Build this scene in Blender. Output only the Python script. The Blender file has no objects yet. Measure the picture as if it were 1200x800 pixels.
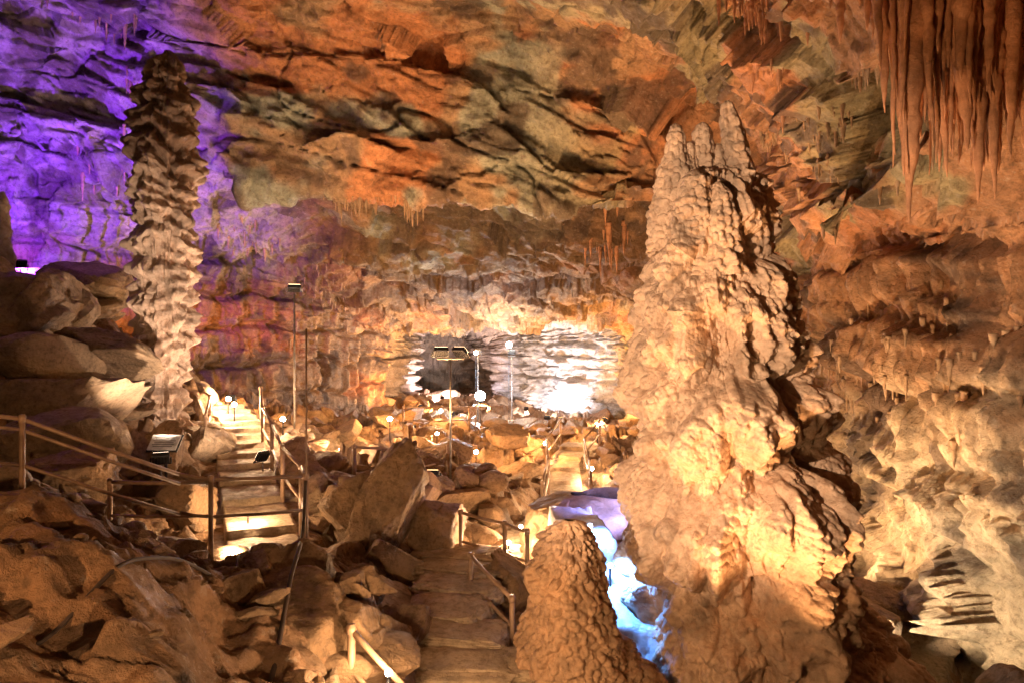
import bpy, bmesh, numpy as np, math
from mathutils import Vector, Matrix
rng=np.random.RandomState(11)
U=np.uint32
# ---------------------------------------------------------------- noise
def _h(ix,iy,iz,s):
    with np.errstate(over='ignore'):
        h=ix.astype(np.int64).astype(U)*U(374761393)+iy.astype(np.int64).astype(U)*U(668265263)+iz.astype(np.int64).astype(U)*U(1274126177)+U((s*2654435761)&0xffffffff)
        h=(h^(h>>U(13)))*U(1274126177); h=(h^(h>>U(15)))*U(2246822519); h^=h>>U(16)
    return h
def vnoise(p,s=0):
    i=np.floor(p); f=p-i; f=f*f*f*(f*(f*6-15)+10); r=0
    for a in (0,1):
        wx=f[:,0] if a else 1-f[:,0]
        for b in (0,1):
            wy=f[:,1] if b else 1-f[:,1]
            for c in (0,1):
                wz=f[:,2] if c else 1-f[:,2]
                r=r+wx*wy*wz*(_h(i[:,0]+a,i[:,1]+b,i[:,2]+c,s)/4294967296.0)
    return r*2-1
def fbm(p,o=4,s=0,g=0.5):
    r=0;a=1;t=0
    for k in range(o):
        r=r+a*vnoise(p*(2.03**k)+k*17.3,s+k); t+=a; a*=g
    return r/t*1.6
def ridged(p,o=4,s=0):
    r=0;a=1;t=0
    for k in range(o):
        r=r+a*(1-np.abs(vnoise(p*(2.03**k)+k*7.7,s+k))*2); t+=a;a*=.5
    return r/t
def worley(p,s=0,jit=.8):
    b=np.floor(p-.5); best=np.full(len(p),1e9); bd=np.zeros_like(p); bh=np.zeros(len(p),U)
    for a in (0,1):
        for c in (0,1):
            for e in (0,1):
                ix,iy,iz=b[:,0]+a,b[:,1]+c,b[:,2]+e
                h=_h(ix,iy,iz,s)
                cx=ix+.5+jit*((h&U(1023))/1023.-.5); cy=iy+.5+jit*(((h>>U(10))&U(1023))/1023.-.5); cz=iz+.5+jit*(((h>>U(20))&U(1023))/1023.-.5)
                d=np.stack([p[:,0]-cx,p[:,1]-cy,p[:,2]-cz],1); dd=(d*d).sum(1); m=dd<best
                best[m]=dd[m]; bd[m]=d[m]; bh[m]=h[m]
    return np.sqrt(best),bd,bh
def facet(p,sc,s,wp=.15):
    q=p/np.array(sc); w=q+wp*np.stack([vnoise(q*1.3,s+50),vnoise(q*1.3,s+51),vnoise(q*1.3,s+52)],1)
    f,d,h=worley(w,s)
    with np.errstate(over='ignore'): h2=h*U(2654435761)
    g=np.stack([(h2&U(255))/127.5-1,((h2>>U(8))&U(255))/127.5-1,((h2>>U(16))&U(255))/127.5-1],1)
    return (g*d).sum(1)*.9+((h2>>U(24))/127.5-1)*.5
def ss(a,b,x):
    t=np.clip((x-a)/(b-a),0,1); return t*t*(3-2*t)
# ---------------------------------------------------------------- mesh helpers
def link(ob):
    bpy.context.scene.collection.objects.link(ob); return ob
def mk(name,V,F,mat=None,smooth=True,col=None,parent=None):
    V=np.asarray(V,dtype=np.float32); me=bpy.data.meshes.new(name)
    if isinstance(F,np.ndarray):
        n=len(F);k=F.shape[1]
        me.vertices.add(len(V)); me.vertices.foreach_set('co',V.ravel())
        me.loops.add(n*k); me.loops.foreach_set('vertex_index',F.astype(np.int32).ravel())
        me.polygons.add(n); me.polygons.foreach_set('loop_start',np.arange(0,n*k,k,dtype=np.int32))
        me.update(calc_edges=True)
    else:
        me.from_pydata(V.tolist(),[],F); me.update()
    me.polygons.foreach_set('use_smooth',np.full(len(me.polygons),smooth))
    if col is not None:
        a=me.color_attributes.new('tint','FLOAT_COLOR','POINT')
        a.data.foreach_set('color',np.concatenate([col,np.ones((len(col),1))],1).astype(np.float32).ravel())
    ob=bpy.data.objects.new(name,me)
    if mat: me.materials.append(mat)
    link(ob)
    if parent: ob.parent=parent
    return ob
def gridF(nu,nv,wrap=False):
    u=np.arange(nu-1 if not wrap else nu); v=np.arange(nv-1)
    uu,vv=np.meshgrid(u,v,indexing='ij'); uu=uu.ravel();vv=vv.ravel(); u2=(uu+1)%nu
    return np.stack([uu*nv+vv,u2*nv+vv,u2*nv+vv+1,uu*nv+vv+1],1)
def gnorm(P):
    du=np.gradient(P,axis=0); dv=np.gradient(P,axis=1); n=np.cross(du,dv); return n/(np.linalg.norm(n,axis=2,keepdims=True)+1e-9)
class Acc:
    def __init__(s): s.V=[];s.F=[];s.n=0
    def add(s,V,F):
        s.V.append(np.asarray(V,float)); s.F+= [tuple(int(i)+s.n for i in f) for f in F]; s.n+=len(V)
    def tube(s,pts,rad,seg=8):
        pts=np.array(pts,float); n=len(pts); rad=np.full(n,rad) if np.isscalar(rad) else np.array(rad)
        T=np.gradient(pts,axis=0); V=[]
        for i in range(n):
            t=Vector(T[i]).normalized(); up=Vector((0,0,1)) if abs(t.z)<.9 else Vector((1,0,0))
            a=t.cross(up).normalized(); b=t.cross(a)
            for k in range(seg):
                an=2*math.pi*k/seg; q=a*math.cos(an)+b*math.sin(an); V.append(pts[i]+np.array(q)*rad[i])
        F=[(i*seg+k,i*seg+(k+1)%seg,(i+1)*seg+(k+1)%seg,(i+1)*seg+k) for i in range(n-1) for k in range(seg)]
        F+=[tuple(range(seg))[::-1],tuple((n-1)*seg+k for k in range(seg))]
        s.add(V,F)
    def box(s,c,sz,M=None):
        c=np.array(c);b=.12*min(sz); V=[];
        bm=bmesh.new(); bmesh.ops.create_cube(bm,size=1); 
        for v in bm.verts: v.co=Vector((v.co.x*sz[0],v.co.y*sz[1],v.co.z*sz[2]))
        bmesh.ops.bevel(bm,geom=bm.edges[:],offset=b,segments=1,affect='EDGES')
        bm.verts.index_update()
        V=[(M@v.co if M else v.co) for v in bm.verts]; V=[np.array(v)+c for v in V]
        F=[[v.index for v in f.verts] for f in bm.faces]; bm.free(); s.add(V,F)
    def obj(s,name,mat,smooth=False,parent=None):
        return mk(name,np.concatenate(s.V),s.F,mat,smooth,parent=parent)
# ---------------------------------------------------------------- materials
def rock_mat(name,tint=True,base=(.4,.27,.15),dark=(.1,.06,.03),scale=1.,bump=.6,rough=(.45,.85),pop=0.,light=(.5,.42,.33)):
    m=bpy.data.materials.new(name); m.use_nodes=True; N=m.node_tree.nodes; L=m.node_tree.links
    b=N['Principled BSDF']; tc=N.new('ShaderNodeTexCoord'); mp=N.new('ShaderNodeMapping'); L.new(tc.outputs['Object'],mp.inputs[0]); mp.inputs['Scale'].default_value=(scale,)*3
    def noise(sc,d,r=.6,dist=0.):
        n=N.new('ShaderNodeTexNoise'); n.inputs['Scale'].default_value=sc; n.inputs['Detail'].default_value=d; n.inputs['Roughness'].default_value=r; n.inputs['Distortion'].default_value=dist; L.new(mp.outputs[0],n.inputs['Vector']); return n
    def ramp(src,a,b2,c0=(0,0,0,1),c1=(1,1,1,1)):
        r=N.new('ShaderNodeValToRGB'); r.color_ramp.elements[0].position=a; r.color_ramp.elements[1].position=b2; r.color_ramp.elements[0].color=c0; r.color_ramp.elements[1].color=c1; L.new(src,r.inputs[0]); return r
    if tint:
        at=N.new('ShaderNodeAttribute'); at.attribute_name='tint'; src=at.outputs['Color']
    else:
        rg=N.new('ShaderNodeRGB'); rg.outputs[0].default_value=(*base,1); src=rg.outputs[0]
    def mix(bt,f,a,c):
        x=N.new('ShaderNodeMix'); x.data_type='RGBA'; x.blend_type=bt
        for v,k in ((f,0),(a,6),(c,7)):
            if isinstance(v,(int,float)): x.inputs[k].default_value=v
            elif isinstance(v,tuple): x.inputs[k].default_value=v
            else: L.new(v,x.inputs[k])
        return x.outputs[2]
    n1=noise(1.6,6,.7); r1=ramp(n1.outputs['Color'],.36,.64,(.5,.5,.5,1),(1.35,1.3,1.25,1))
    c=mix('MULTIPLY',1.,src,r1.outputs[0])
    n2=noise(9,5,.72); r2=ramp(n2.outputs[0],.5,.66)
    f2=N.new('ShaderNodeMath'); f2.operation='MULTIPLY'; f2.inputs[1].default_value=.6; L.new(r2.outputs[0],f2.inputs[0])
    c=mix('MIX',f2.outputs[0],c,(*dark,1))
    r3=ramp(n2.outputs[0],.30,.42,(1,1,1,1),(0,0,0,1)); f3=N.new('ShaderNodeMath'); f3.operation='MULTIPLY'; f3.inputs[1].default_value=.4; L.new(r3.outputs[0],f3.inputs[0])
    c=mix('MIX',f3.outputs[0],c,(*light,1) if tint else tuple(min(1,v*1.3) for v in base)+(1,))
    L.new(c,b.inputs['Base Color'])
    rr=N.new('ShaderNodeMapRange'); rr.inputs['To Min'].default_value=rough[0]; rr.inputs['To Max'].default_value=rough[1]; rr.inputs['From Min'].default_value=.35; rr.inputs['From Max'].default_value=.65
    L.new(n2.outputs[0],rr.inputs[0]); L.new(rr.outputs[0],b.inputs['Roughness'])
    b.inputs['Specular IOR Level'].default_value=.4
    nb=noise(6,7,.75); h=nb.outputs[0]
    if pop:
        v=N.new('ShaderNodeTexVoronoi'); v.inputs['Scale'].default_value=14; L.new(mp.outputs[0],v.inputs['Vector'])
        a=N.new('ShaderNodeMath'); a.operation='MULTIPLY_ADD'; L.new(v.outputs['Distance'],a.inputs[0]); a.inputs[1].default_value=-pop; L.new(h,a.inputs[2]); h=a.outputs[0]
    bp=N.new('ShaderNodeBump'); bp.inputs['Strength'].default_value=bump; bp.inputs['Distance'].default_value=.14; L.new(h,bp.inputs['Height']); L.new(bp.outputs[0],b.inputs['Normal'])
    return m
def plain(name,col,rough=.5,metal=0.,em=0.,emc=None,var=.25):
    m=bpy.data.materials.new(name); m.use_nodes=True; N=m.node_tree.nodes; L=m.node_tree.links; b=N['Principled BSDF']
    n=N.new('ShaderNodeTexNoise'); n.inputs['Scale'].default_value=9; n.inputs['Detail'].default_value=4
    tc=N.new('ShaderNodeTexCoord'); L.new(tc.outputs['Object'],n.inputs['Vector'])
    r=N.new('ShaderNodeValToRGB'); r.color_ramp.elements[0].position=.35;r.color_ramp.elements[1].position=.65
    r.color_ramp.elements[0].color=tuple(c*(1-var) for c in col)+(1,); r.color_ramp.elements[1].color=tuple(min(1,c*(1+var)) for c in col)+(1,)
    L.new(n.outputs[0],r.inputs[0]); L.new(r.outputs[0],b.inputs['Base Color']); b.inputs['Roughness'].default_value=rough; b.inputs['Metallic'].default_value=metal
    if em: b.inputs['Emission Color'].default_value=(*(emc or col),1); b.inputs['Emission Strength'].default_value=em
    return m
M_shell=rock_mat('cave_rock',True,bump=.9)
M_floor=rock_mat('floor_rock',True,bump=.8)
M_stal=rock_mat('flowstone_tan',False,base=(.56,.38,.25),dark=(.28,.15,.08),scale=1.3,bump=.5,pop=.35,rough=(.35,.75))
M_stal2=rock_mat('flowstone_brown',False,base=(.38,.23,.13),dark=(.16,.09,.05),scale=1.3,bump=.5,pop=.35,rough=(.35,.75))
M_col=rock_mat('flowstone_column',True,dark=(.2,.12,.08),scale=1.2,bump=.6)
M_bould=rock_mat('boulder_rock',False,base=(.36,.23,.13),dark=(.1,.06,.035),bump=.8,scale=1.4)
M_bould2=rock_mat('boulder_rock_grey',False,base=(.36,.26,.17),dark=(.1,.07,.045),bump=.8,scale=1.4)
M_tite=rock_mat('stalactite_rock',False,base=(.5,.25,.13),dark=(.24,.11,.05),bump=.5)
M_tite2=rock_mat('stalactite_rock_pale',False,base=(.36,.24,.14),dark=(.16,.1,.06),bump=.5)
M_path=rock_mat('path_stone',False,base=(.45,.34,.23),dark=(.16,.11,.07),bump=.5,scale=1.5)
M_rail=plain('weathered_rail',(.3,.19,.12),.5,.1)
M_pole=plain('galvanised_pole',(.22,.19,.16),.5,.4)
M_black=plain('black_housing',(.02,.02,.022),.4,.2)
M_cable=plain('rubber_cable',(.05,.032,.025),.7)
M_sign=plain('sign_face',(.6,.6,.62),.4)
# ---------------------------------------------------------------- cave shell
ST=[(-2.5,[(-7,-3.5),(-8,0),(-7,3),(-6,5),(-3,6),(0,6),(2,5.5),(4,5),(6,3.5),(7,1.8),(7,-5)]),
(0,[(-9,-4),(-10,0),(-9.5,3),(-8,6),(-4,7.5),(0,7),(2,6.2),(4,5.4),(5.6,3.8),(8,1.8),(7.5,-6)]),
(7,[(-12,-4),(-13,1),(-13,5),(-11,8),(-5,9),(0,7.5),(2.5,5.6),(4.2,4.4),(5.2,2.7),(7.4,1.7),(6.8,-7)]),
(12,[(-14,-4),(-15,2),(-14.5,7),(-12,10),(-6,10),(0,8.5),(3.6,5.8),(5.2,4),(5.6,2.1),(7.5,1.9),(6.9,-7)]),
(17.5,[(-14.5,-4),(-15.5,2),(-14.5,8),(-12,10.5),(-6,9.8),(0,8.8),(4,6.8),(6.3,4.8),(6.5,3),(7.9,2),(7.2,-7)]),
(19.2,[(-14,-4),(-14.5,2),(-14,7),(-12,8.6),(-6,8.2),(0,7.6),(4,6.1),(6.5,4.5),(7,3),(7.8,1.9),(7.2,-7)]),
(19.7,[(-13,-4),(-13.5,2),(-13,4.4),(-11.5,5),(-6,4.4),(0,3.8),(4,3.7),(6.5,3.5),(7,2.8),(7.6,1.6),(7,-7)]),
(21.6,[(-13,-4),(-13.3,2),(-12.8,4.6),(-11.2,5.5),(-6,5.5),(0,5.1),(4,4.6),(6.5,3.6),(7,2.8),(7.6,1.6),(7,-7)]),
(26,[(-10,-5),(-10.5,0),(-10,3),(-8.5,3.5),(-4.5,3.3),(0,3),(4,2.6),(6.3,2.1),(7,1.6),(7.4,1),(7,-6)]),
(32,[(-6.6,-6),(-6.8,-1.5),(-6.4,.5),(-5.2,1),(-2.5,1.1),(0,1.1),(2.5,1.1),(4.5,1),(5.8,.6),(6.3,-.5),(6.2,-6)]),
(33,[(-6.2,-6),(-6.3,-1.5),(-6.0,.0),(-5,.5),(-2.5,.85),(0,1.0),(2.5,.95),(4.3,.7),(5.4,.2),(5.8,-.7),(5.8,-6)]),
(34,[(-6.6,-6),(-6.8,-1.5),(-6.4,.5),(-5.2,1.2),(-2.5,1.3),(0,1.4),(2.5,1.4),(4.5,1.2),(5.8,.7),(6.3,-.5),(6.2,-6)]),
(38,[(-8.5,-7),(-9,-1),(-8,1),(-6,1.2),(-3,1.2),(0,1.2),(3,1.1),(4.5,1.0),(5.4,.8),(5.6,0),(5.6,-7)]),
(46,[(-6.5,-7),(-6.3,-1),(-6,.6),(-5,.9),(-4.5,.9),(-3,.9),(-1.5,.9),(-.8,.8),(-.2,.6),(.2,-.5),(.4,-7)]),
(55,[(-9,-8),(-9,-1),(-8.5,.5),(-8,.8),(-7,.8),(-6,.8),(-5,.8),(-4.3,.8),(-3.8,.5),(-3.5,-.5),(-3.5,-8)]),
(56,[(-6,-8)]*11)]
def build_shell():
    nc=860
    ys=np.array([s[0] for s in ST],float); cp=np.array([s[1] for s in ST],float)
    seg=[20,60,150,170,55,60,30,160,120,25,25,60,75,40,25]
    Y=np.concatenate([np.linspace(ys[i],ys[i+1],seg[i],endpoint=False) for i in range(len(seg))]+[[56]])
    C=np.stack([np.stack([np.interp(Y,ys,cp[:,k,j]) for j in (0,1)],1) for k in range(11)],1)
    t=np.linspace(0,10,nc); i=np.clip(t.astype(int),0,9); f=(t-i)[None,:,None]
    cs=C[:,i]*(1-f)+C[:,i+1]*f
    P=np.stack([cs[:,:,0],np.repeat(Y[:,None],nc,1),cs[:,:,1]],2)
    for _ in range(8):
        Q=P.copy(); Q[1:-1]=(P[:-2]+2*P[1:-1]+P[2:])/4; P=Q; Q=P.copy(); Q[:,1:-1]=(P[:,:-2]+2*P[:,1:-1]+P[:,2:])/4; P=Q
    S=P.copy()
    for _ in range(25):
        Q=S.copy(); Q[1:-1]=(S[:-2]+2*S[1:-1]+S[2:])/4; S=Q; Q=S.copy(); Q[:,1:-1]=(S[:,:-2]+2*S[:,1:-1]+S[:,2:])/4; S=Q
    n=gnorm(S)
    ctr=np.zeros_like(P); ctr[:,:,1]=P[:,:,1]; s=np.sign(((ctr-P)*n).sum(2)); n=n*np.median(s)
    p=P.reshape(-1,3); nn=n.reshape(-1,3)
    w=p+.3*np.stack([vnoise(p/2.5,1),vnoise(p/2.5,2),vnoise(p/2.5,3)],1)
    tl=w.copy(); tl[:,2]+=.28*w[:,0]-.1*w[:,1]
    cal=ss(-8,-5,p[:,0])*ss(3.5,1.5,p[:,0])*ss(3.5,4.8,p[:,2])   # smoother slab roof in the middle
    d=.5*fbm(p/4.5,2,5)+.7*facet(tl,(3.8,3.2,1.5),7,.08)+(.34-.16*cal)*facet(tl,(1.7,1.4,.6),8,.06)+(.17-.07*cal)*facet(tl,(.6,.6,.28),9,.05)+.07*fbm(p/.4,3,10)
    cr=np.abs(vnoise(tl/np.array([2.6,2.2,1.2]),22)); d-=.24*ss(.04,.0,cr)
    zz=(tl[:,2]+.12*fbm(p/2,2,20))*1.15; st=np.abs((zz%1)-.5); d-=.16*ss(.09,0,st)*ss(-.2,.2,vnoise(p/2.2,23))
    far=ss(35,38,p[:,1]); zf=(p[:,2]+.1*fbm(p/1.5,2,29))*1.6; d=d+far*(.35*(((zf+vnoise(np.floor(zf)[:,None]*np.ones((1,3))*.77,28)))%1)-.3*ss(.12,0,np.abs(zf%1-.5)))
    wallR=ss(5.5,6.6,p[:,0])*ss(2.2,1.4,p[:,2])*ss(19,15,p[:,1])
    wallL=ss(-8.,-9.5,p[:,0]-(p[:,1]-24)*.45)*ss(18,20,p[:,1])*ss(36,33,p[:,1])*ss(4.6,3.6,p[:,2])
    fl=ridged(np.stack([p[:,0]*1.3,p[:,1]*2.1,p[:,2]*.22],1),3,31); fl2=ridged(np.stack([p[:,0]*2,p[:,1]*4.6,p[:,2]*.3],1),3,37)
    up=ss(-2.8,-1.1,p[:,2]+.9*vnoise(p/1.3,33))
    steps=np.abs(((p[:,2]+.3*vnoise(p/1.1,35))*.8)%1-.3)
    d=d*(1-.65*np.maximum(wallR*up,wallL))+wallR*up*(.6*fl+.34*fl2-.3*ss(.2,0,steps))+wallL*(.4*np.round(fl*3)/3-.35*ss(.15,0,steps))
    p2=p+nn*d[:,None]
    A=lambda *c:np.array(c)[None,:]
    n1=fbm(w/np.array([3.2,3.2,2.0]),4,41); n2=fbm(w/np.array([2.6,2.6,1.6]),4,47); n3=fbm(w/1.1,4,53)
    col=np.repeat(A(.34,.22,.125),len(p),0)
    def mx(c,wt): 
        nonlocal col; col=col*(1-wt[:,None])+A(*c)*wt[:,None]
    mx((.43,.175,.07),np.clip(ss(.05,.3,n1)+.6*ss(2,4.5,p[:,0])*ss(.5,2,p[:,2])*(p[:,1]<21),0,1)*.85)
    mx((.28,.30,.24),ss(.0,.22,n2)*ss(4,0,p[:,0])*ss(1,3,p[:,2])*.95)
    mx((.28,.27,.15),ss(.1,.32,n2)*ss(0,4,p[:,0])*.75)
    mx((.16,.085,.04),ss(19.6,21.5,p[:,1])*ss(34,29,p[:,1])*ss(1.0,1.8,p[:,2])*ss(-.5,.1,n1+.4)*.75)  # roof underside past the ledge: shade painted into the rock tint
    mx((.42,.38,.38),ss(-7,-10,p[:,0])*ss(2,4,p[:,2])*.85)
    mx((.42,.22,.11),wallR*.7)
    mx((.5,.4,.27),wallR*ss(-.3,-1.8,p[:,2]+n3)*.9)
    mx((.09,.06,.045),ss(.2,.45,n3)*.75)
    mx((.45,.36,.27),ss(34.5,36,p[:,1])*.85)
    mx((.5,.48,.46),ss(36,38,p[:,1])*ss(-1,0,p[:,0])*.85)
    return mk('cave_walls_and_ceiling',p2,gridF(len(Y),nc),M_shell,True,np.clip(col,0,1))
shell=build_shell()
# ---------------------------------------------------------------- floor
FP=np.array([(0,-6,-2.4),(-5,-4,-2.2),(5,-4,-3),(0,0,-2.2),(-4,1,-1.8),(3,1,-3.2),(7,2,-5),(-9,3,-1.2),(-11,8,-.6),
(-2.5,4,-1.55),(-3.4,5,-1.45),(-1.8,3.6,-1.85),(-5.2,7,-1.5),(-2.1,5.5,-2.05),(-1.35,5.9,-2.2),(-.55,4.5,-3.3),(-.4,6.3,-3.3),(-.7,8.3,-3.3),(-1.0,9.7,-3.2),
(-.1,7.4,-3.4),(.6,6.5,-3.8),(2.5,8,-4.2),(3.5,6,-4.6),(5,9,-5.2),(6.5,9,-5.2),(6.8,15,-5),(5,13,-4.6),(2,4,-4.2),
(-3.75,7.5,-2.65),(-2.9,8.3,-2.75),(-3.3,9,-2.72),(-4.4,11.5,-2.6),(-5.6,14,-2.3),(-6.3,16,-1.95),(-5,7.4,-2.0),(-5.5,9,-2.3),
(-8,12,-1.0),(-10,13,.2),(-9.9,15,.7),(-8.4,14.2,-.7),(-7.1,13.6,-1.9),(-13,14,2),(-12,18,1),(-8,18,-1.6),(-2.2,9,-2.9),
(-3.2,15,-2.7),(-1.1,22,-3.3),(1.75,28,-3.8),(1.4,19,-3.9),(0,12,-3.5),(-.2,10.3,-3.4),(1.3,11,-3.1),(-6.2,20,-2.5),(-9.6,22,-2.2),(4,20,-3.6),(6,25,-3.6),
(0,40,-4.4),(-6,36,-3.6),(6,36,-4.3),(-12,26,-2),(-4,29,-3.5),(8,42,-4),(-9,44,-3.4),(-6,60,-4),(4,60,-5),(9,0,-5),(-14,2,-1),(-3,17,-3.),(2,15,-3.7)])
D=np.linalg.norm(FP[:,None,:2]-FP[None,:,:2],axis=2); n=len(FP)
A_=np.zeros((n+1,n+1)); A_[:n,:n]=D+np.eye(n)*-.05; A_[:n,n]=1;A_[n,:n]=1
W_=np.linalg.solve(A_,np.append(FP[:,2],0))
def base_z(x,y):
    x=np.atleast_1d(np.asarray(x,float));y=np.atleast_1d(np.asarray(y,float)); z=np.full(x.shape,W_[-1])
    for i in range(n): z=z+W_[i]*np.hypot(x-FP[i,0],y-FP[i,1])
    return z
WALK=np.array([(-2.75,7.9,-2.72),(-3.25,9,-2.68),(-3.9,10.4,-2.6),(-4.5,11.7,-2.5),(-5.2,13.2,-2.35),(-5.8,14.6,-2.15),(-6.3,16,-1.9),(-7.4,17.4,-1.6)])
STEPS=np.array([(-.35,5.2,-3.25),(-.35,6.3,-3.2),(-.6,7.4,-3.2),(-.85,8.4,-3.2),(-.8,9.4,-3.25),(-.15,10.6,-3.4),(.2,12,-3.5),(.7,14,-3.7),(1.3,17,-3.8),(1.5,20,-3.6),(2.2,23,-3.4)])
def pdist(x,y,PL):
    best=np.full(x.shape,1e9); bz=np.zeros(x.shape)
    for a,b in zip(PL[:-1],PL[1:]):
        d=b[:2]-a[:2]; t=np.clip(((x-a[0])*d[0]+(y-a[1])*d[1])/(d@d),0,1)
        r=np.hypot(x-a[0]-t*d[0],y-a[1]-t*d[1]); z=a[2]+t*(b[2]-a[2]); m=r<best; best=np.where(m,r,best); bz=np.where(m,z,bz)
    return best,bz
def build_floor():
    X=np.linspace(-17,10,700); t=np.linspace(0,1,820)
    Y=np.interp(t,[0,.03,.07,.47,.75,.92,1],[-8,0,2.5,8.5,18,33,64])
    x,y=np.meshgrid(X,Y,indexing='ij'); x=x.ravel();y=y.ravel(); z=base_z(x,y)
    p=np.stack([x,y,z],1); w=p+.2*np.stack([vnoise(p/1.2,1),vnoise(p/1.2,2),vnoise(p/1.2,3)],1)
    mud=ss(-1.0,-1.9,x)*ss(7.,5.6,y)
    d=(.25+.12*mud)*fbm(p/1.5,4,60)+(.42*facet(w,(1.5,1.4,2.),61,.05)+.24*facet(w,(.65,.6,1.),62,.05))*(1-.8*mud)+.08*facet(w,(.25,.25,.4),64,.05)*(1-.4*mud)+.05*fbm(p/.3,4,63)+mud*.12*ridged(p/.7,3,69)
    cr=np.abs(vnoise(w/np.array([.9,.8,1.]),68)); d-=.12*ss(.07,.0,cr)*(1-.5*mud)
    for PL,wd in ((WALK,.6),(STEPS,.55)):
        r,bz=pdist(x,y,PL); k=ss(wd*1.7,wd,r); d*=(1-.9*k); z=z*(1-k)+(bz-.06)*k
    n1=fbm(p/1.5,4,66)
    col=np.repeat(np.array([[.33,.2,.11]]),len(p),0); k=ss(0,.4,n1)[:,None]; col=col*(1-k)+np.array([[.38,.27,.17]])*k
    k=(mud*.7)[:,None]; col=col*(1-k)+np.array([[.3,.16,.08]])*k
    return mk('cave_floor',np.stack([x,y,z+d],1),gridF(len(X),len(Y)),M_floor,True,col)
floor=build_floor()
bpy.context.view_layer.update()
def fz(x,y):
    ok,loc,_,_=floor.ray_cast(Vector((x,y,20)),Vector((0,0,-1))); return loc.z if ok else float(base_z(x,y)[0])
def cz(x,y,z0=None):
    ok,loc,_,_=shell.ray_cast(Vector((x,y,z0 if z0 is not None else 0.)),Vector((0,0,1))); return loc.z if ok else None
# ---------------------------------------------------------------- columns / stalagmites
def column(name,lobes,nth,nz,disp,mat,parent=None,tint=None,k=10.):
    z0=min(l[:,0].min() for l in lobes); z1=lobes[0][:,0].max()
    Z=np.linspace(z1,z0,nz); th=np.linspace(0,2*math.pi,nth,endpoint=False)
    L0=lobes[0]; o=np.argsort(L0[:,0]); ax=np.interp(Z,L0[o,0],L0[o,1]); ay=np.interp(Z,L0[o,0],L0[o,2])
    T,ZZ=np.meshgrid(th,Z,indexing='ij'); dx=np.cos(T);dy=np.sin(T); R=[]
    for l in lobes:
        o=np.argsort(l[:,0]); cx=np.interp(Z,l[o,0],l[o,1])-ax; cy=np.interp(Z,l[o,0],l[o,2])-ay; a=np.interp(Z,l[o,0],l[o,3],left=0,right=0)
        dot=cx*dx+cy*dy; cr=cx*dy-cy*dx; q=a*a-cr*cr; R.append(np.where(q>0,dot+np.sqrt(np.maximum(q,0)),0.01))
    R=np.stack(R); m=R.max(0); r=m+np.log(np.exp((R-m)*k).sum(0))/k-np.log(len(lobes))/k*.3
    r=np.maximum(r,.005)
    P=np.stack([ax+dx*r,ay+dy*r,ZZ],2).reshape(-1,3)
    d=disp(P,T.ravel(),ZZ.ravel())*np.clip(r.ravel()/.25,0.05,1)
    r2=np.maximum(r.ravel()+d,.003).reshape(r.shape)
    P=np.stack([ax+dx*r2,ay+dy*r2,ZZ],2).reshape(-1,3)
    return mk(name,P,gridF(nth,nz,True),mat,True,None if tint is None else tint(P),parent)
def tiers(P,T,Z,L,warp,nf,s,sharp=.12):
    w=warp*fbm(np.stack([P[:,0],P[:,1],P[:,2]*.35],1)/.9,3,s); q=((-(Z+w))/L); c=np.floor(q); q=q-c
    fr=.5+.5*vnoise(np.stack([np.cos(T)*nf,np.sin(T)*nf,Z*.5],1),s+5)
    lip=.45+.35*fr
    rise=ss(0,.5,q)*(q<lip); fall=(q>=lip)*(1-ss(0,sharp,q-lip)*.95); 
    flu=vnoise(np.stack([np.cos(T)*nf*1.4,np.sin(T)*nf*1.4,Z*.35],1),s+9)
    return rise+fall, flu, q
def popcorn(P,sc,s):
    f,_,_=worley(P/sc,s,.9); return np.sqrt(np.clip(1-(f/.62)**2,0,1))
def empty(name,loc=(0,0,0)):
    e=bpy.data.objects.new(name,None); e.location=loc; e.empty_display_size=.1; link(e); return e
# main stalagmite
BP=[(2.0,2.22,8,.05),(1.95,2.22,8,.42),(1.8,2.22,8,.56),(1.5,2.27,8,.68),(1.1,2.3,8,.78),(.6,2.34,8,.88),(0,2.4,8,1.02),(-.5,2.42,8,1.06),(-.9,2.46,8,1.1),(-1.4,2.5,8,1.12),(-2,2.5,8,1.2),(-2.6,2.48,8,1.14),(-3.1,2.62,8,1.15),(-4,2.8,8,1.4),(-5.5,3,8,2.1)]
big=empty('large_stalagmite')
def d_big(P,T,Z):
    a,f,q=tiers(P,T,Z,1.25,.6,6.,70,.25)
    a2,f2,q2=tiers(P,T,Z,.5,.4,9.,75,.2)
    low=ss(.6,-.6,Z)
    m=ss(-.3,.2,vnoise(P/np.array([.6,.6,.5]),79)+.3)
    fl=ridged(np.stack([np.cos(T)*4.5,np.sin(T)*4.5,Z*.3],1),3,88)
    pc=popcorn(P,.08,80); pc2=popcorn(P,.16,81); lb=popcorn(P/np.array([1,1,1.35]),.42,84)
    return (.08+.17*low)*a+.07*a2+.14*f*ss(.3,.6,q)+.13*fbm(P/.8,3,77)+(.04*pc+.04*pc2)*m+.07*f2*(1-m)+.16*lb-.3+.07*ss(0,.8,Z)+.07*fl*(1-.5*low)
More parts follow.
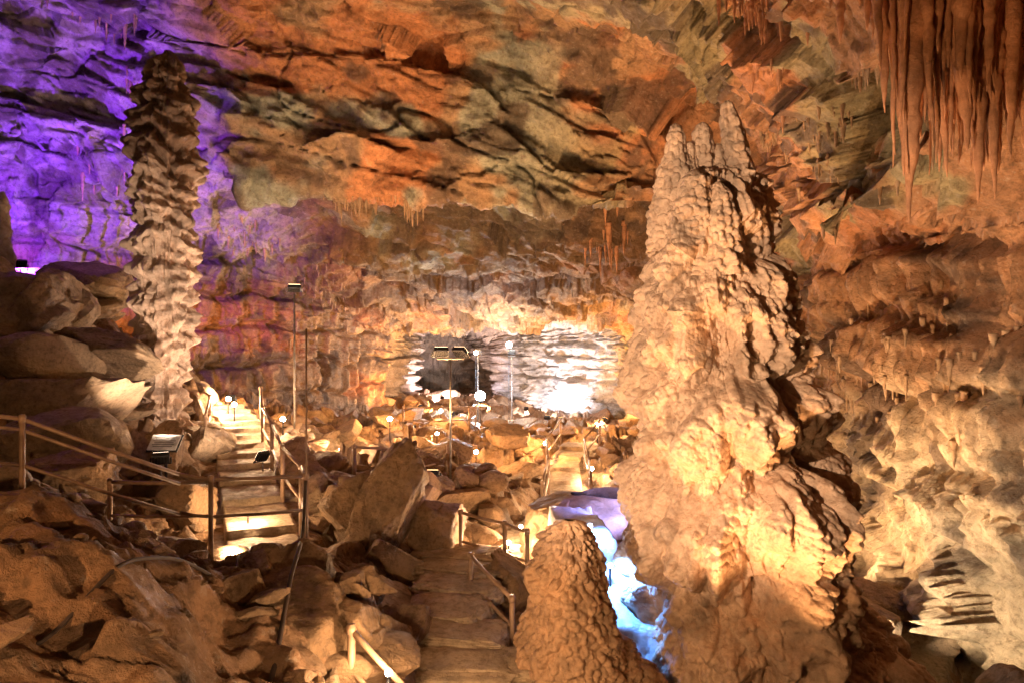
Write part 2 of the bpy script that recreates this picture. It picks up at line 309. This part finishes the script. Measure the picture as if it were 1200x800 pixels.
column('body',[np.array(BP),
 np.array([(-.3,2.9,8.1,.1),(-.6,2.95,8,.5),(-.9,3.1,8,.68),(-1.4,3.15,8,.72),(-2,3.15,8,.78),(-2.8,3.1,8,.7),(-4,3.6,7.8,1.2),(-5.5,3.8,7.6,1.6)]),
 np.array([(-.1,2.3,7.2,.05),(-.4,2.3,7.3,.3),(-.8,2.35,7.3,.45),(-1.3,2.4,7.25,.42),(-2,2.35,7.2,.4),(-5.5,2.3,7,.7)]),
 np.array([(-1.2,2.95,7.1,.05),(-1.45,2.95,7.0,.42),(-1.8,2.95,6.95,.5),(-2.6,2.95,6.95,.45),(-5.5,2.9,6.6,.8)]),
 np.array([(-1.6,2.0,7.3,.05),(-2,1.95,7.3,.4),(-2.7,2.0,7.2,.4),(-5.5,2.1,7,.6)]),
 np.array([(1.2,2.0,7.6,.05),(.9,2.0,7.6,.3),(.3,1.95,7.5,.4),(-5.5,2.05,7.5,.5)]),
 np.array([(1.85,1.95,7.75,.05),(1.7,1.95,7.7,.26),(.3,2.03,7.5,.34)]),
 ],1150,660,d_big,M_stal,big,k=12.)
def d_sp(P,T,Z): return .06*fbm(P/.3,3,90)+.04*(popcorn(P,.08,91)-.5)+.05*vnoise(np.stack([np.cos(T)*3,np.sin(T)*3,Z*.7],1),92)
for i,(x,y,zt,rb,zb,lean) in enumerate([(2.38,7.55,2.66,.17,.7,.26),(1.82,7.6,2.42,.145,1.3,.03),(2.12,7.62,2.44,.15,1.4,.02),(1.97,7.6,2.22,.13,1.3,0),(2.62,7.8,2.1,.17,.9,.12),(2.28,7.6,2.2,.14,1.4,0),(1.74,7.65,2.08,.16,1.0,.05),(2.5,7.6,2.34,.15,.9,.16),(1.95,7.35,1.85,.2,1.0,.03),(2.2,7.3,1.7,.2,.7,.04)]):
    h=zt-zb
    column('spire_%d'%(i+1),[np.array([(zt,x,y,.02),(zt-.03,x,y,.06),(zt-.12*h,x+lean*.12,y,rb*.7),(zt-.4*h,x+lean*.5,y,rb),(zb,x+lean,y+.15,rb*1.6)])],130,200,d_sp,M_stal,big)
sm=column('small_stalagmite',[np.array([(-1.72,.56,6.6,.03),(-1.76,.56,6.6,.2),(-1.9,.56,6.6,.34),(-2.2,.57,6.6,.42),(-2.8,.56,6.6,.5),(-3.2,.6,6.6,.6),(-4.2,.6,6.6,.9)]),
 np.array([(-2.9,1.0,6.7,.05),(-3.1,1.05,6.7,.3),(-3.4,1.1,6.7,.45),(-4.2,1.1,6.6,.6)])],600,380,
 lambda P,T,Z:.05*popcorn(P,.075,101)+.1*fbm(P/.5,3,103)+.035*popcorn(P,.15,104)-.08,M_stal2)
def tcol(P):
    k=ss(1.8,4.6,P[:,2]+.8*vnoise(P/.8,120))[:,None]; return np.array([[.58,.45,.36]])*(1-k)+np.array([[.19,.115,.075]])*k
def d_col(P,T,Z):
    a,f,q=tiers(P,T,Z,.6,.6,4.,110,.25); a2,f2,q2=tiers(P,T,Z,.27,.35,6.,117,.3)
    fl=ridged(np.stack([np.cos(T)*3.2,np.sin(T)*3.2,Z*.35],1),2,119)
    return .12*a+.08*a2+.12*fl+.09*f*ss(.25,.6,q)+.13*fbm(P/.6,3,112)+.02*popcorn(P,.09,113)-.2
LC=np.array([(5.95,-7.05,14,.05),(5.8,-7.05,14,.2),(5.3,-7.05,14,.4),(4.6,-7.15,14,.6),(3.8,-7.2,14,.68),(3,-7.15,14,.66),(2,-7.1,14,.6),(1,-7.1,14,.57),(0,-7.1,14,.54),(-1,-7.15,14,.53),(-1.7,-7.15,14,.52),(-2.6,-7.15,14,.7)])
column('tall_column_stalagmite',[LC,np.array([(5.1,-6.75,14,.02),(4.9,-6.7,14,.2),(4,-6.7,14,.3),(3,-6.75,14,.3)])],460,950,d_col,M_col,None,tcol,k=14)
for (x,y,zt,zb,r) in [(-9.15,17,4.2,-1.4,.17),(-10.9,14.6,3.2,.6,.2)]:
    column('thin_column_stalagmite',[np.array([(zt,x,y,.03),(zt-.3,x,y,r*.7),(zb+1,x,y,r),(zb,x,y,r*1.4)])],80,260,lambda P,T,Z:.06*fbm(P/.3,3,130)+.04*np.abs(vnoise(P/np.array([.2,.2,.12]),131)),M_col,None,lambda P:np.repeat(np.array([[.36,.3,.27]]),len(P),0))
column('flowstone_mound',[np.array([(-2.4,1.0,10.8,.1),(-2.45,1.0,10.8,.5),(-2.6,1.05,10.8,.85),(-2.95,1.1,10.6,1.0),(-3.8,1.1,10.6,1.1)]),
  np.array([(-2.25,1.7,10.9,.1),(-2.4,1.7,10.9,.5),(-3.0,1.8,10.8,.8),(-3.8,1.8,10.8,.9)])],400,160,
  lambda P,T,Z:.15*fbm(P/.6,3,140)+.05*facet(P,(.4,.4,.3),141)-.03,M_tite2)
# ---------------------------------------------------------------- boulders
def ico(sub):
    bm=bmesh.new(); bmesh.ops.create_icosphere(bm,subdivisions=sub,radius=1); bm.verts.index_update()
    V=np.array([v.co[:] for v in bm.verts]); F=np.array([[v.index for v in f.verts] for f in bm.faces]); bm.free(); return V,F
ICO={s:ico(s) for s in (3,4,5,6)}
def boulder(size,seed,sub):
    V,F=ICO[sub]; r=np.random.RandomState(seed); m=r.randint(6,11)
    nn=r.normal(size=(m,3)); nn/=np.linalg.norm(nn,axis=1)[:,None]; h=r.uniform(.45,.95,m)
    dt=V@nn.T; R=np.where(dt>.05,h[None]/np.maximum(dt,.05),9); R=np.minimum(R.min(1),1.3)
    P=V*R[:,None]
    if sub>=5: P=P*(1+.035*fbm(P*2.5+seed,3,seed%97)[:,None]+.06*facet(P+seed,(.55,.55,.3),seed%91)[:,None]+.02*fbm(P*9+seed,3,seed%83)[:,None])
    elif sub==4: P=P*(1+.05*facet(P+seed,(.6,.6,.4),seed%91)[:,None])
    a=r.uniform(0,6.28); tx=r.uniform(-.4,.4); ty=r.uniform(-.4,.4)
    Rm=np.array((Matrix.Rotation(a,3,'Z')@Matrix.Rotation(tx,3,'X')@Matrix.Rotation(ty,3,'Y')))
    return (P*np.array(size))@Rm.T,F
def pile(name,items,mat,sub):
    Vs=[];Fs=[];n=0
    for (x,y,z,sz,seed) in items:
        V,F=boulder(sz,seed,sub); Vs.append(V+np.array([x,y,z])); Fs.append(F+n); n+=len(V)
    return mk(name,np.concatenate(Vs),np.concatenate(Fs),mat,False)
def scatter(nn,xr,yr,sr,flat=.7,seed=0,emb=.25,avoid=.75):
    r=np.random.RandomState(seed); out=[]
    while len(out)<nn:
        x=r.uniform(*xr);y=r.uniform(*yr)
        if min(pdist(np.array([x]),np.array([y]),WALK)[0][0],pdist(np.array([x]),np.array([y]),STEPS)[0][0])<avoid: 
            if r.rand()<.97: continue
            nn-=1; continue
        s=sr[0]*(sr[1]/sr[0])**(r.rand()**1.6); sz=(s*r.uniform(.7,1.5),s*r.uniform(.6,1.1),s*r.uniform(.35,flat+.1))
        out.append((x,y,fz(x,y)+sz[2]*(1-2*emb)*.6,sz,r.randint(1,9999)))
    return out
pile('collapsed_boulder_pile',scatter(150,(-12.5,-6.2),(9.5,17),(.2,1.1),.6,1),M_bould2,4)
pile('cave_rubble',scatter(560,(-6,6),(12.5,33),(.12,.65),.6,2,avoid=.9),M_bould,4)
pile('cave_rubble',scatter(110,(-7,5),(33.5,46),(.2,.8),.6,12,avoid=.9),M_bould,4)
pile('loose_stones',scatter(280,(-4.9,-2.0),(6.4,8.6),(.05,.26),.8,3,avoid=.2),M_bould2,3)
pile('loose_stones',scatter(180,(-2.4,.6),(5.,12),(.06,.4),.8,4,avoid=.7),M_bould,4)
pile('cave_rubble',scatter(90,(3.8,7),(6,16),(.15,.7),.8,5),M_bould2,4)
pile('cave_rubble',scatter(130,(-5,2),(9.5,14),(.15,.6),.8,6,avoid=.75),M_bould,4)
pile('loose_stones',scatter(90,(-6,-1.2),(3.2,7),(.03,.16),.6,9,avoid=.3),M_bould,4)
for k,(x,y,z,sz,seed,m) in enumerate([
 (-1.75,9.3,-2.35,(.42,.5,1.0),21,M_bould),(-1.05,10.2,-2.75,(.62,.6,.55),22,M_bould),(-2.15,9.8,-2.5,(.5,.5,.5),23,M_bould),
 (-7.9,12.2,-.9,(1.3,.6,.28),24,M_bould2),(-7.7,13,-.3,(.9,.7,.35),25,M_bould2),(-9.3,13.4,.5,(.8,.8,.7),26,M_bould2),(-9.9,13.2,-.2,(.9,.7,.6),27,M_bould2),
 (-7.3,11.3,-1.7,(1.1,.8,.6),28,M_bould),(-9.8,15.5,1.4,(.9,.9,.5),29,M_bould2),(-6.1,11.8,-2.0,(.6,.6,.5),30,M_bould),
 (-1.45,5.9,-2.6,(.7,.75,.62),31,M_bould),(-2.2,5.6,-2.35,(.75,.6,.5),32,M_bould),(-1.15,6.9,-3.1,(.32,.45,.4),33,M_bould),(-1.5,7.6,-2.95,(.5,.5,.4),34,M_bould),
 (-2.6,6.5,-2.6,(.5,.4,.3),36,M_bould),(-4.7,6.9,-1.9,(.7,.6,.5),37,M_bould),
 (.15,8.9,-3.2,(.35,.35,.5),38,M_bould),(-5.9,8.8,-1.9,(.8,.6,.5),40,M_bould),(4.6,6.6,-4.2,(.9,.9,.8),41,M_bould2)]):
    V,F=boulder(sz,seed,6); mk('boulder',V+np.array([x,y,z]),F,m,True)
# ---------------------------------------------------------------- stalactites
def tites(name,specs,mat,seed=0,seg=9):
    r=np.random.RandomState(seed); A=Acc()
    for (x,y,zt,L,rad) in specs:
        n=10 if L<.6 else 26; t=np.linspace(0,1,n); px=x+np.cumsum(r.normal(0,.0025,n))*L; py=y+np.cumsum(r.normal(0,.0025,n))*L
        rr=rad*((1-t)**.8)*(1+.2*r.normal(size=n).clip(-1,1)*(t>0.05))+.004; A.tube(np.stack([px,py,zt-t*L],1),rr,seg)
    return A.obj(name,mat,True)
def fringe(name,poly,width,nn,Lr,rr,mat,seed,z0=0.,pw=2.):
    r=np.random.RandomState(seed); S=[]; poly=np.array(poly,float); cl=r.uniform(0,len(poly)-1,max(3,nn//14))
    for _ in range(nn):
        t=np.clip(r.choice(cl)+r.normal()*.07,0,len(poly)-1.001); i=int(t); c=poly[i]*(1-(t-i))+poly[min(i+1,len(poly)-1)]*(t-i)
        x=c[0]+r.normal()*width; y=c[1]+r.normal()*width; z=cz(x,y,z0)
        if z is None: continue
        L=Lr[0]+(Lr[1]-Lr[0])*r.rand()**pw; S.append((x,y,z+.12,L+.12,(rr[0]+(rr[1]-rr[0])*(L/Lr[1]))*r.uniform(.7,1.2)))
    return tites(name,S,mat,seed) if S else None
S=[]; r=np.random.RandomState(2)
L_=[(4.11,7,1.2,.14),(4.02,7.1,1.7,.09),(4.77,7,1.4,.11),(4.62,6.9,1.9,.12),(4.94,7,1.45,.08),(5.2,7.1,2.0,.12),(4.35,7.1,2.3,.13),(3.76,7,2.75,.09),(3.9,7.2,2.4,.1),(5.3,7,1.6,.1),(4.5,7.2,1.8,.08),(4.86,7.2,1.7,.1),(5.05,6.9,1.85,.07),(4.2,7.3,2.1,.1),(4.45,6.8,2.6,.12),(5.3,7.3,2.3,.1),(4.7,7.3,2.7,.22),(4.95,7.3,2.6,.22),(5.2,7.3,2.5,.2),(4.15,7.3,2.8,.18),(4.45,7.3,2.9,.18)]
for _ in range(80): L_.append((r.uniform(3.9,5.4),r.uniform(6.8,7.6),r.uniform(1.7,2.9),r.uniform(.035,.09)))
for (x,y,tip,r_) in L_:
    z=cz(x,y,.5) or 4
    if z>tip: S.append((x,y,z+.3,z+.3-tip,r_*1.35))
tites('stalactite_cluster',S,M_tite,5,14)
fringe('stalactite_cluster',[(3.4,7.6),(5.4,8.2)],.35,110,(.1,.8),(.025,.08),M_tite,6,.5)
fringe('stalactite_cluster',[(3.5,11.),(4.5,12)],.3,60,(.08,.6),(.02,.06),M_tite,7,.5)
fringe('stalactite_curtain',[(5.3,9),(5.5,12),(5.9,16)],.18,120,(.06,.3),(.02,.05),M_tite2,8,0.)
fringe('stalactite_curtain',[(-5,19.7),(-3.,19.7),(-.8,19.7)],.12,90,(.1,.6),(.02,.05),M_tite2,9,0.,3)
fringe('stalactite_curtain',[(-12.8,16.5),(-12,19),(-9,19.4)],.5,60,(.15,.7),(.03,.07),M_tite2,10,1.5)
fringe('stalactite_cluster',[(3.,23),(3.6,24)],.3,26,(.3,1.2),(.04,.1),M_tite,13,0.)
fringe('stalactite_curtain',[(-11.5,21.5),(-9.6,25),(-6.5,31)],.35,50,(.15,.5),(.04,.08),M_tite2,14,0.)
S=[]; r=np.random.RandomState(3)
for _ in range(170):
    y=r.uniform(8.5,16.5); z=r.choice([.1,-.5,-1.])+r.normal()*.25+.3*math.sin(y*2.3)+.15*math.sin(y*7); ok,loc,_,_=shell.ray_cast(Vector((4.5,y,z)),Vector((1,0,0)))
    if ok: L=.1+.45*r.rand()**2; S.append((loc.x+.035,y,z+.15,L+.15,r.uniform(.03,.06)))
tites('stalactite_curtain',S,M_tite2,4)
# ---------------------------------------------------------------- walkway, steps
def strip(name,PL,w,mat,seed,q=.09):
    PL=np.array(PL); d=np.r_[0,np.cumsum(np.linalg.norm(np.diff(PL,axis=0),axis=1))]; s=np.arange(0,d[-1],.04); P=np.stack([np.interp(s,d,PL[:,i]) for i in range(3)],1)
    T=np.gradient(P,axis=0);T/=np.linalg.norm(T[:,:2],axis=1)[:,None]; Nn=np.stack([-T[:,1],T[:,0],0*T[:,0]],1); u=np.linspace(-1,1,25)
    G=P[:,None,:]+Nn[:,None,:]*(u*w)[None,:,None]; zz=np.round(P[:,2]/q)*q if q else P[:,2]; G[:,:,2]=zz[:,None]; g=G.reshape(-1,3)
    g[:,2]+=(.02 if q else .07)*fbm(g/.3,3,seed)+.03; G=g.reshape(G.shape); G[:,0,2]-=.35;G[:,-1,2]-=.35
    return mk(name,G.reshape(-1,3),gridF(len(P),25),mat,True)
strip('footpath',WALK,.5,M_path,5)
strip('footpath',STEPS[4:],.5,M_path,6)
st=empty('stone_stairs')
r=np.random.RandomState(8)
for i in range(8):
    t=i/7*4; k=min(int(t),3); c=STEPS[k]*(1-(t-k))+STEPS[k+1]*(t-k)
    V,F=ICO[6]; P=np.sign(V)*np.abs(V)**.5; P=P*(1+.12*fbm(V*1.6+i*9,4,i)[:,None]+.1*facet(V+i*3,(.7,.7,.4),i)[:,None])
    a=r.uniform(-.4,.4); Rm=np.array(Matrix.Rotation(a,3,'Z')@Matrix.Rotation(r.uniform(-.06,.06),3,'X')@Matrix.Rotation(r.uniform(-.06,.06),3,'Y')); P=(P*np.array([.56+r.uniform(-.12,.15),.36,.14]))@Rm.T
    mk('tread_%d'%(i+1),P+np.array([c[0]+r.uniform(-.12,.12),c[1],c[2]+.04*i-.02]),F,M_path,True,parent=st)
# ---------------------------------------------------------------- railings
def railing(pts,h=.9,mids=(.5,),r=.028,posts=None,extra=.4,mat=None):
    A=Acc(); pts=np.array(pts,float)
    for k in (0,)+tuple(mids): 
        Q=pts.copy(); Q[:,2]-=k; 
        for a,b in zip(Q[:-1],Q[1:]): A.tube([a,(a+b)/2-[0,0,.01],b],r if k==0 else r*.85)
    for i in (posts if posts is not None else range(len(pts))):
        p=pts[i]; A.tube([p+[0,0,.04],p-[0,0,h*.5],p-[0,0,h+extra]],r*1.25)
        A.tube([p-[0,0,.03],p+[0,0,.0],p+[0,0,.03]],r*1.6)
    return A.obj('handrail',mat or M_rail,True)
railing([(-4.9,5.8,-.55),(-4.45,6.2,-.7),(-3.5,7.2,-1.4)],.8,(.1,.42),.02,posts=[1])
railing([(-3.5,7.2,-1.4),(-3.22,7.3,-1.47),(-2.42,8,-1.57)],.85,(.4,),.022,posts=[1,2])
railing([(-4.3,7.3,-1.5),(-3.22,7.3,-1.5)],.5,(.36,),.02,posts=[0])
railing([(-2.42,8,-1.57),(-2.9,9.4,-1.72),(-3.7,11,-1.7),(-4.5,12.8,-1.55),(-5.3,14.5,-1.4),(-6,16.3,-1.1)],.9,(.45,))
railing([(-6.2,13.8,-1.5),(-6.9,15.6,-1.25),(-8.2,17,-.8)],.9,(.45,))
railing([(-.72,9.6,-2.4),(-.1,9.4,-2.5),(.2,9.0,-2.5)],.9,(.4,),.024)
railing([(-.5,8.3,-2.6),(.0,7.3,-2.75)],.7,(.3,),.024)
railing([(-1.2,5.1,-2.15),(-.75,4.9,-2.5),(-.45,4.6,-2.75)],.7,(.3,),.024)
railing([(.6,13.6,-2.8),(.9,16.8,-2.9),(1,19.8,-2.8),(1.6,22.6,-2.6)],.9,(.45,))
railing([(1.6,13.8,-2.9),(1.9,16.8,-2.9),(2.1,19.8,-2.8),(2.9,22.6,-2.6)],.9,(.45,))
railing([(-3,13,-2),(-2,14.5,-2.3),(-1.6,17,-2.5)],.9,(.45,))
railing([(-3.5,22,-2.1),(-1.5,24,-2.3),(-1.5,28,-2.6)],.9,(.45,))
# ---------------------------------------------------------------- lamps
GAIN=1.6
def look(d): return Vector(d).to_track_quat('-Z','Y')
def lamp(kind,loc,col,P,rad=.06,target=None,ang=120,blend=.6,parent=None):
    l=bpy.data.lights.new('bulb',kind); l.color=col; l.energy=P*GAIN; l.shadow_soft_size=rad
    if kind=='SPOT': l.spot_size=math.radians(ang); l.spot_blend=blend
    o=bpy.data.objects.new('bulb',l); o.location=loc; link(o)
    if target is not None: o.rotation_euler=look(Vector(target)-Vector(loc)).to_euler()
    if parent: o.parent=parent
    return o
WARM=(1,.62,.32); PEA=(1,.72,.5); AMB=(1,.5,.16); ORG=(1,.53,.23); WHT=(1,.86,.68); PUR=(.24,.04,1.)
GL={}
def glass(col,em):
    k=(col,em)
    if k not in GL: GL[k]=plain('lamp_glass',(.8,.8,.8),.2,em=em,emc=col)
    return GL[k]
def flood(loc,target,col,P,ang=130,size=.12,name='floodlight',em=8,rad=.05,stake=True,off=.1):
    e=empty(name); loc=Vector(loc); d=(Vector(target)-loc).normalized(); q=look(d); M=q.to_matrix().to_4x4(); M.translation=loc
    A=Acc(); A.box((0,0,0),(size*2,size*1.5,size*.7)); 
    for k in range(5): A.box(((k-2)*size*.35,0,size*.42),(size*.06,size*1.2,size*.25))
    A.tube([(-size*1.15,0,0),(-size*1.15,-size*.6,.02),(-size*1.15,-size*1.2,.0)],.012); A.tube([(size*1.15,0,0),(size*1.15,-size*.6,.02),(size*1.15,-size*1.2,0)],.012)
    A.tube([(-size*1.15,-size*1.2,0),(0,-size*1.2,0.001),(size*1.15,-size*1.2,0)],.012)
    o=A.obj('housing',M_black,False,e); o.matrix_local=M
    B=Acc(); B.box((0,0,-size*.37),(size*1.75,size*1.25,.01)); g=B.obj('glass',glass(col,em),False,e); g.matrix_local=M
    if stake:
        C=Acc(); z=fz(loc.x,loc.y); C.tube([(loc.x,loc.y,loc.z-size),(loc.x,loc.y,(loc.z+z)/2),(loc.x,loc.y,min(z,loc.z-size)-.2)],.018); C.obj('stake',M_pole,True,e)
    if P>0: lamp('SPOT',loc+d*(size*.4+off),col,P,rad,target,ang,.5,e)
    return e
SV,SF=ICO[3]
def bulb(loc,col,P,rad=.06,name='path_lamp',em=60,low=None,spot=None):
    e=empty(name); loc=Vector(loc); A=Acc(); z=fz(loc.x,loc.y)
    if low: loc.z=z+low
    A.tube([(loc.x,loc.y,loc.z-rad*.9),(loc.x,loc.y,loc.z-rad-.08),(loc.x,loc.y,min(z,loc.z-rad-.1)-.1)],.013)
    A.tube([(loc.x,loc.y,loc.z-rad*1.3),(loc.x,loc.y,loc.z-rad),(loc.x,loc.y,loc.z-rad*.7)],rad*.6,12)
    A.obj('stem',M_black,True,e); wc=tuple(.35*c+.65 for c in col)
    mk('globe',SV*rad+np.array(loc),SF,glass(wc,em),True,parent=e)
    L0=loc+Vector((0,-rad*.7,rad*1.3+.03))
    if spot: lamp('SPOT',L0,col,P,.03,spot,130,.5,e)
    else: lamp('POINT',L0,col,P,.03,parent=e)
    return e
def post(x,y,ztop,zb,heads,name='lamp_post',r=.022):
    e=empty(name); A=Acc(); A.tube([(x,y,zb-.2),(x,y,(zb+ztop)/2),(x,y,ztop)],r,10); A.tube([(x,y,zb-.1),(x,y,zb+.02),(x,y,zb+.05)],r*3,12)
    if len(heads)>1: A.tube([(x-.28,y,ztop),(x,y,ztop+.001),(x+.28,y,ztop)],.02)
    A.obj('pole',M_pole,True,e)
    for (dx,tg,col,P) in heads:
        f=flood((x+dx,y,ztop+.14),tg,col,P,size=.15,stake=False,name='head',em=0 if P==0 else 15); f.parent=e
    return e
post(-5.1,16,1.1,-2.1,[(0,(-6,19,9),WARM,420)])
post(-1.26,14,-.35,-3.2,[(-.2,(-3,20,9),WARM,120),(.2,(3,20,9),WARM,120)])
post(0,30,-.6,-3.7,[(0,(2,42,-2),WHT,150)]); bulb((-.13,29.6,-.15),(1,.8,.55),330,.13,em=250)
post(-1.55,31,-.6,-3.7,[(0,(-3,36,0),WARM,100)]); bulb((-1.62,30.6,-.5),AMB,170,.09,em=120)
A=Acc(); A.tube([(-2.38,7.9,.15),(-2.38,7.9,-1),(-2.38,7.9,-2.7)],.011); A.obj('support_pole',M_rail,True)
bulb((-1.35,29,-2.3),(.55,.72,1),620,.21,'floodlight_lamp',em=400)
flood((.8,38,-3.7),(3,43,-1.3),(.92,.88,1),2000,150)
flood((-1.5,38,-3.7),(-6,46,-1),WARM,1500,150)
flood((-4.5,44,-3.6),(-6,54,-1),(.9,.75,.9),1500,150)
flood((-3,34.6,-3.6),(-6.5,34.5,-1),AMB,2200,150); flood((4.2,31,-3.5),(6,32.5,0),AMB,1900,150)
flood((-4.3,31.8,-3.),(-6.3,33,-.5),AMB,700,140)
flood((2.5,34.8,-3.9),(2,36.2,2),AMB,1100,150)
flood((1.5,29,-3.2),(2.5,33,1.),AMB,240,90)
bulb((3.9,30,-3.6),AMB,240,.1,em=150)
for (x,y,z) in [(-6.55,16.1,-1.6),(-5.0,14.9,-1.8),(-4.0,16,-2.05),(-6.9,16.6,-1.2)]: bulb((x,y,z),WARM,110,.055,em=200,low=.4)
for (x,y,z,P,R,lw) in [(-4.0,12.9,-2.2,85,.036,.35),(-3.75,9.7,-2.3,60,.022,.25),(-3.4,8.3,-2.4,32,.02,.25),(-3.4,19,-2.4,150,.065,.6),(-1,19,-2.9,120,.055,.6),(-2.2,20,-2.6,90,.05,.6),(-.05,9.9,-2.7,95,.03,.45),(.15,11.6,-3.0,90,.035,.4),(2.1,18,-3.2,190,.055,.6),(1.0,20.5,-3.0,150,.055,.6),(3,24,-2.9,190,.065,.8),(-2.5,24,-2.7,160,.065,.8),(-.2,25,-2.7,120,.06,.8),(1.6,15,-3.2,110,.045,.4)]:
    bulb((x,y,z),AMB if y>18.5 else WARM,P,R,em=200,low=lw)
bulb((-.86,4.75,-2.3),WARM,40,.025,em=150)
# key lights, with added out-of-frame fills near the camera
flood((-2.6,2.0,-.4),(2.3,8,.1),PEA,2100,48,size=.14)
flood((-.6,2.6,-2.0),(2.3,8,-1.7),WARM,220,60)
flood((-.6,3.4,-1.9),(-.6,7.5,-3.2),WARM,110,60)
flood((-.3,1.6,-1.6),(-3,8,-2),WARM,120,120)  # unseen fill lamp, added to lift the foreground
flood((-3.4,1.2,-.4),(-3,8,-2.6),ORG,230,90)  # second added fill, out of view, brightens the left foreground
flood((-5.3,10.3,-1.75),(-7.1,14,2.2),PEA,700,75)
flood((-4.6,12.6,-2.1),(-7.1,14,0),PEA,170,100)
flood((4.4,9.3,-4.6),(7,12,-1),(1,.78,.52),520,150)
flood((5.0,12.2,-4.3),(7,13,0),WARM,650,150)
flood((4.7,8.2,-4.8),(7,11,0),WARM,320,110)
flood((3.9,10.5,-3.9),(5,10,6),ORG,700,130)
flood((1.5,5.0,-3.8),(4.8,7.6,3.6),ORG,900,70)
flood((-1.5,13,-2.5),(-1.2,17.5,8),ORG,2500,66)
flood((2.8,13.5,-3.4),(3,17,8),ORG,1900,85)
flood((-10.8,15,1.7),(-13.5,18,4),PUR,4200,140)
flood((-11.5,12.5,.8),(-14,17,7),PUR,7000,105)
flood((-9.3,17,-.9),(-11,18,9),(.3,.07,1),900,60)
flood((-7.5,18.2,-1.5),(-10,26,0),AMB,800,120)
flood((-3.5,24,-3),(-8,28,0),AMB,520,120)
flood((-7.2,9.5,-1.6),(-9,13.5,0),WARM,260,140)
flood((1.75,9.75,-2.2),(1.0,10.7,-2.7),(.25,.28,1),90,130,size=.07)
bulb((1.15,8.0,-2.62),(.1,.33,1),170,.03,'led_lamp',spot=(1.6,8.1,-3.6))
bulb((1.02,8.9,-2.4),(.1,.33,1),110,.03,'led_lamp',spot=(1.5,8.8,-3.6))
strip('blue_lit_stream',[(.85,10.0,-2.45),(.95,9.3,-2.5),(1.05,8.7,-2.65),(1.2,8.1,-2.9),(1.32,7.5,-3.15),(1.38,7.0,-3.5)],.34,rock_mat('wet_calcite',False,base=(.7,.72,.75),dark=(.4,.42,.45),bump=.5,rough=(.1,.3)),9,0)
# ---------------------------------------------------------------- cable + sign
def cable(pts,r=.018):
    P=np.array(pts,float); d=np.arange(len(P)); t=np.linspace(0,len(P)-1,len(P)*8)
    Q=np.stack([np.interp(t,d,P[:,i]) for i in range(3)],1)
    for _ in range(6): Q[1:-1]=(Q[:-2]+2*Q[1:-1]+Q[2:])/4
    A=Acc(); A.tube(Q,r); return A.obj('power_cable',M_cable,True)
cable([(-2.38,7.88,-1.6),(-2.36,7.7,-2.2),(-2.2,6.9,-2.1),(-1.85,6.0,-1.75),(-1.75,5.4,-1.85),(-1.6,4.6,-2.2),(-1.5,4,-2.3)],.018)
pts=[]
for (x,y) in [(-2.38,7.8),(-2.5,7.2),(-2.6,6.6),(-2.4,6.0),(-2.2,5.4),(-2.3,4.7),(-2.35,4.1),(-2.4,3.5),(-2.6,2.9)]: pts.append((x,y,max(fz(x,y),-2.6)+.04))
cable(pts,.013)
sg=empty('information_sign'); M2=Matrix.Rotation(math.radians(45),3,'X')
A=Acc(); A.box((-5.6,11,-1.62),(.46,.3,.02),M2); A.obj('panel',M_sign,False,sg)
B=Acc(); B.tube([(-5.6,11.03,-1.66),(-5.6,11.05,-2.1),(-5.6,11.05,-2.7)],.025); B.box((-5.6,11.02,-1.64),(.5,.34,.02),M2); B.obj('frame_and_post',M_black,False,sg)
B=Acc()
for k in range(6): B.box(np.array([-5.6,11,-1.62])+np.array(M2@Vector((0.,.1-k*.038,.012))),(.36-.05*(k%2),.012,.003),M2)
B.obj('lettering',M_black,False,sg)
# ---------------------------------------------------------------- world, camera
w=bpy.data.worlds.new('World'); bpy.context.scene.world=w; w.use_nodes=True; N=w.node_tree.nodes; s=N.new('ShaderNodeTexSky'); s.sky_type='NISHITA'; s.sun_disc=False; s.sun_elevation=math.radians(3)
w.node_tree.links.new(s.outputs[0],N['Background'].inputs[0]); N['Background'].inputs[1].default_value=.004
cam=bpy.data.cameras.new('Camera'); cam.lens=24; cam.sensor_width=36; cam.clip_end=300; cam.clip_start=.05
co=bpy.data.objects.new('Camera',cam); co.rotation_euler=(math.radians(90),0,0); link(co); bpy.context.scene.camera=co
sc=bpy.context.scene; sc.view_settings.view_transform='Standard'; sc.view_settings.look='None'
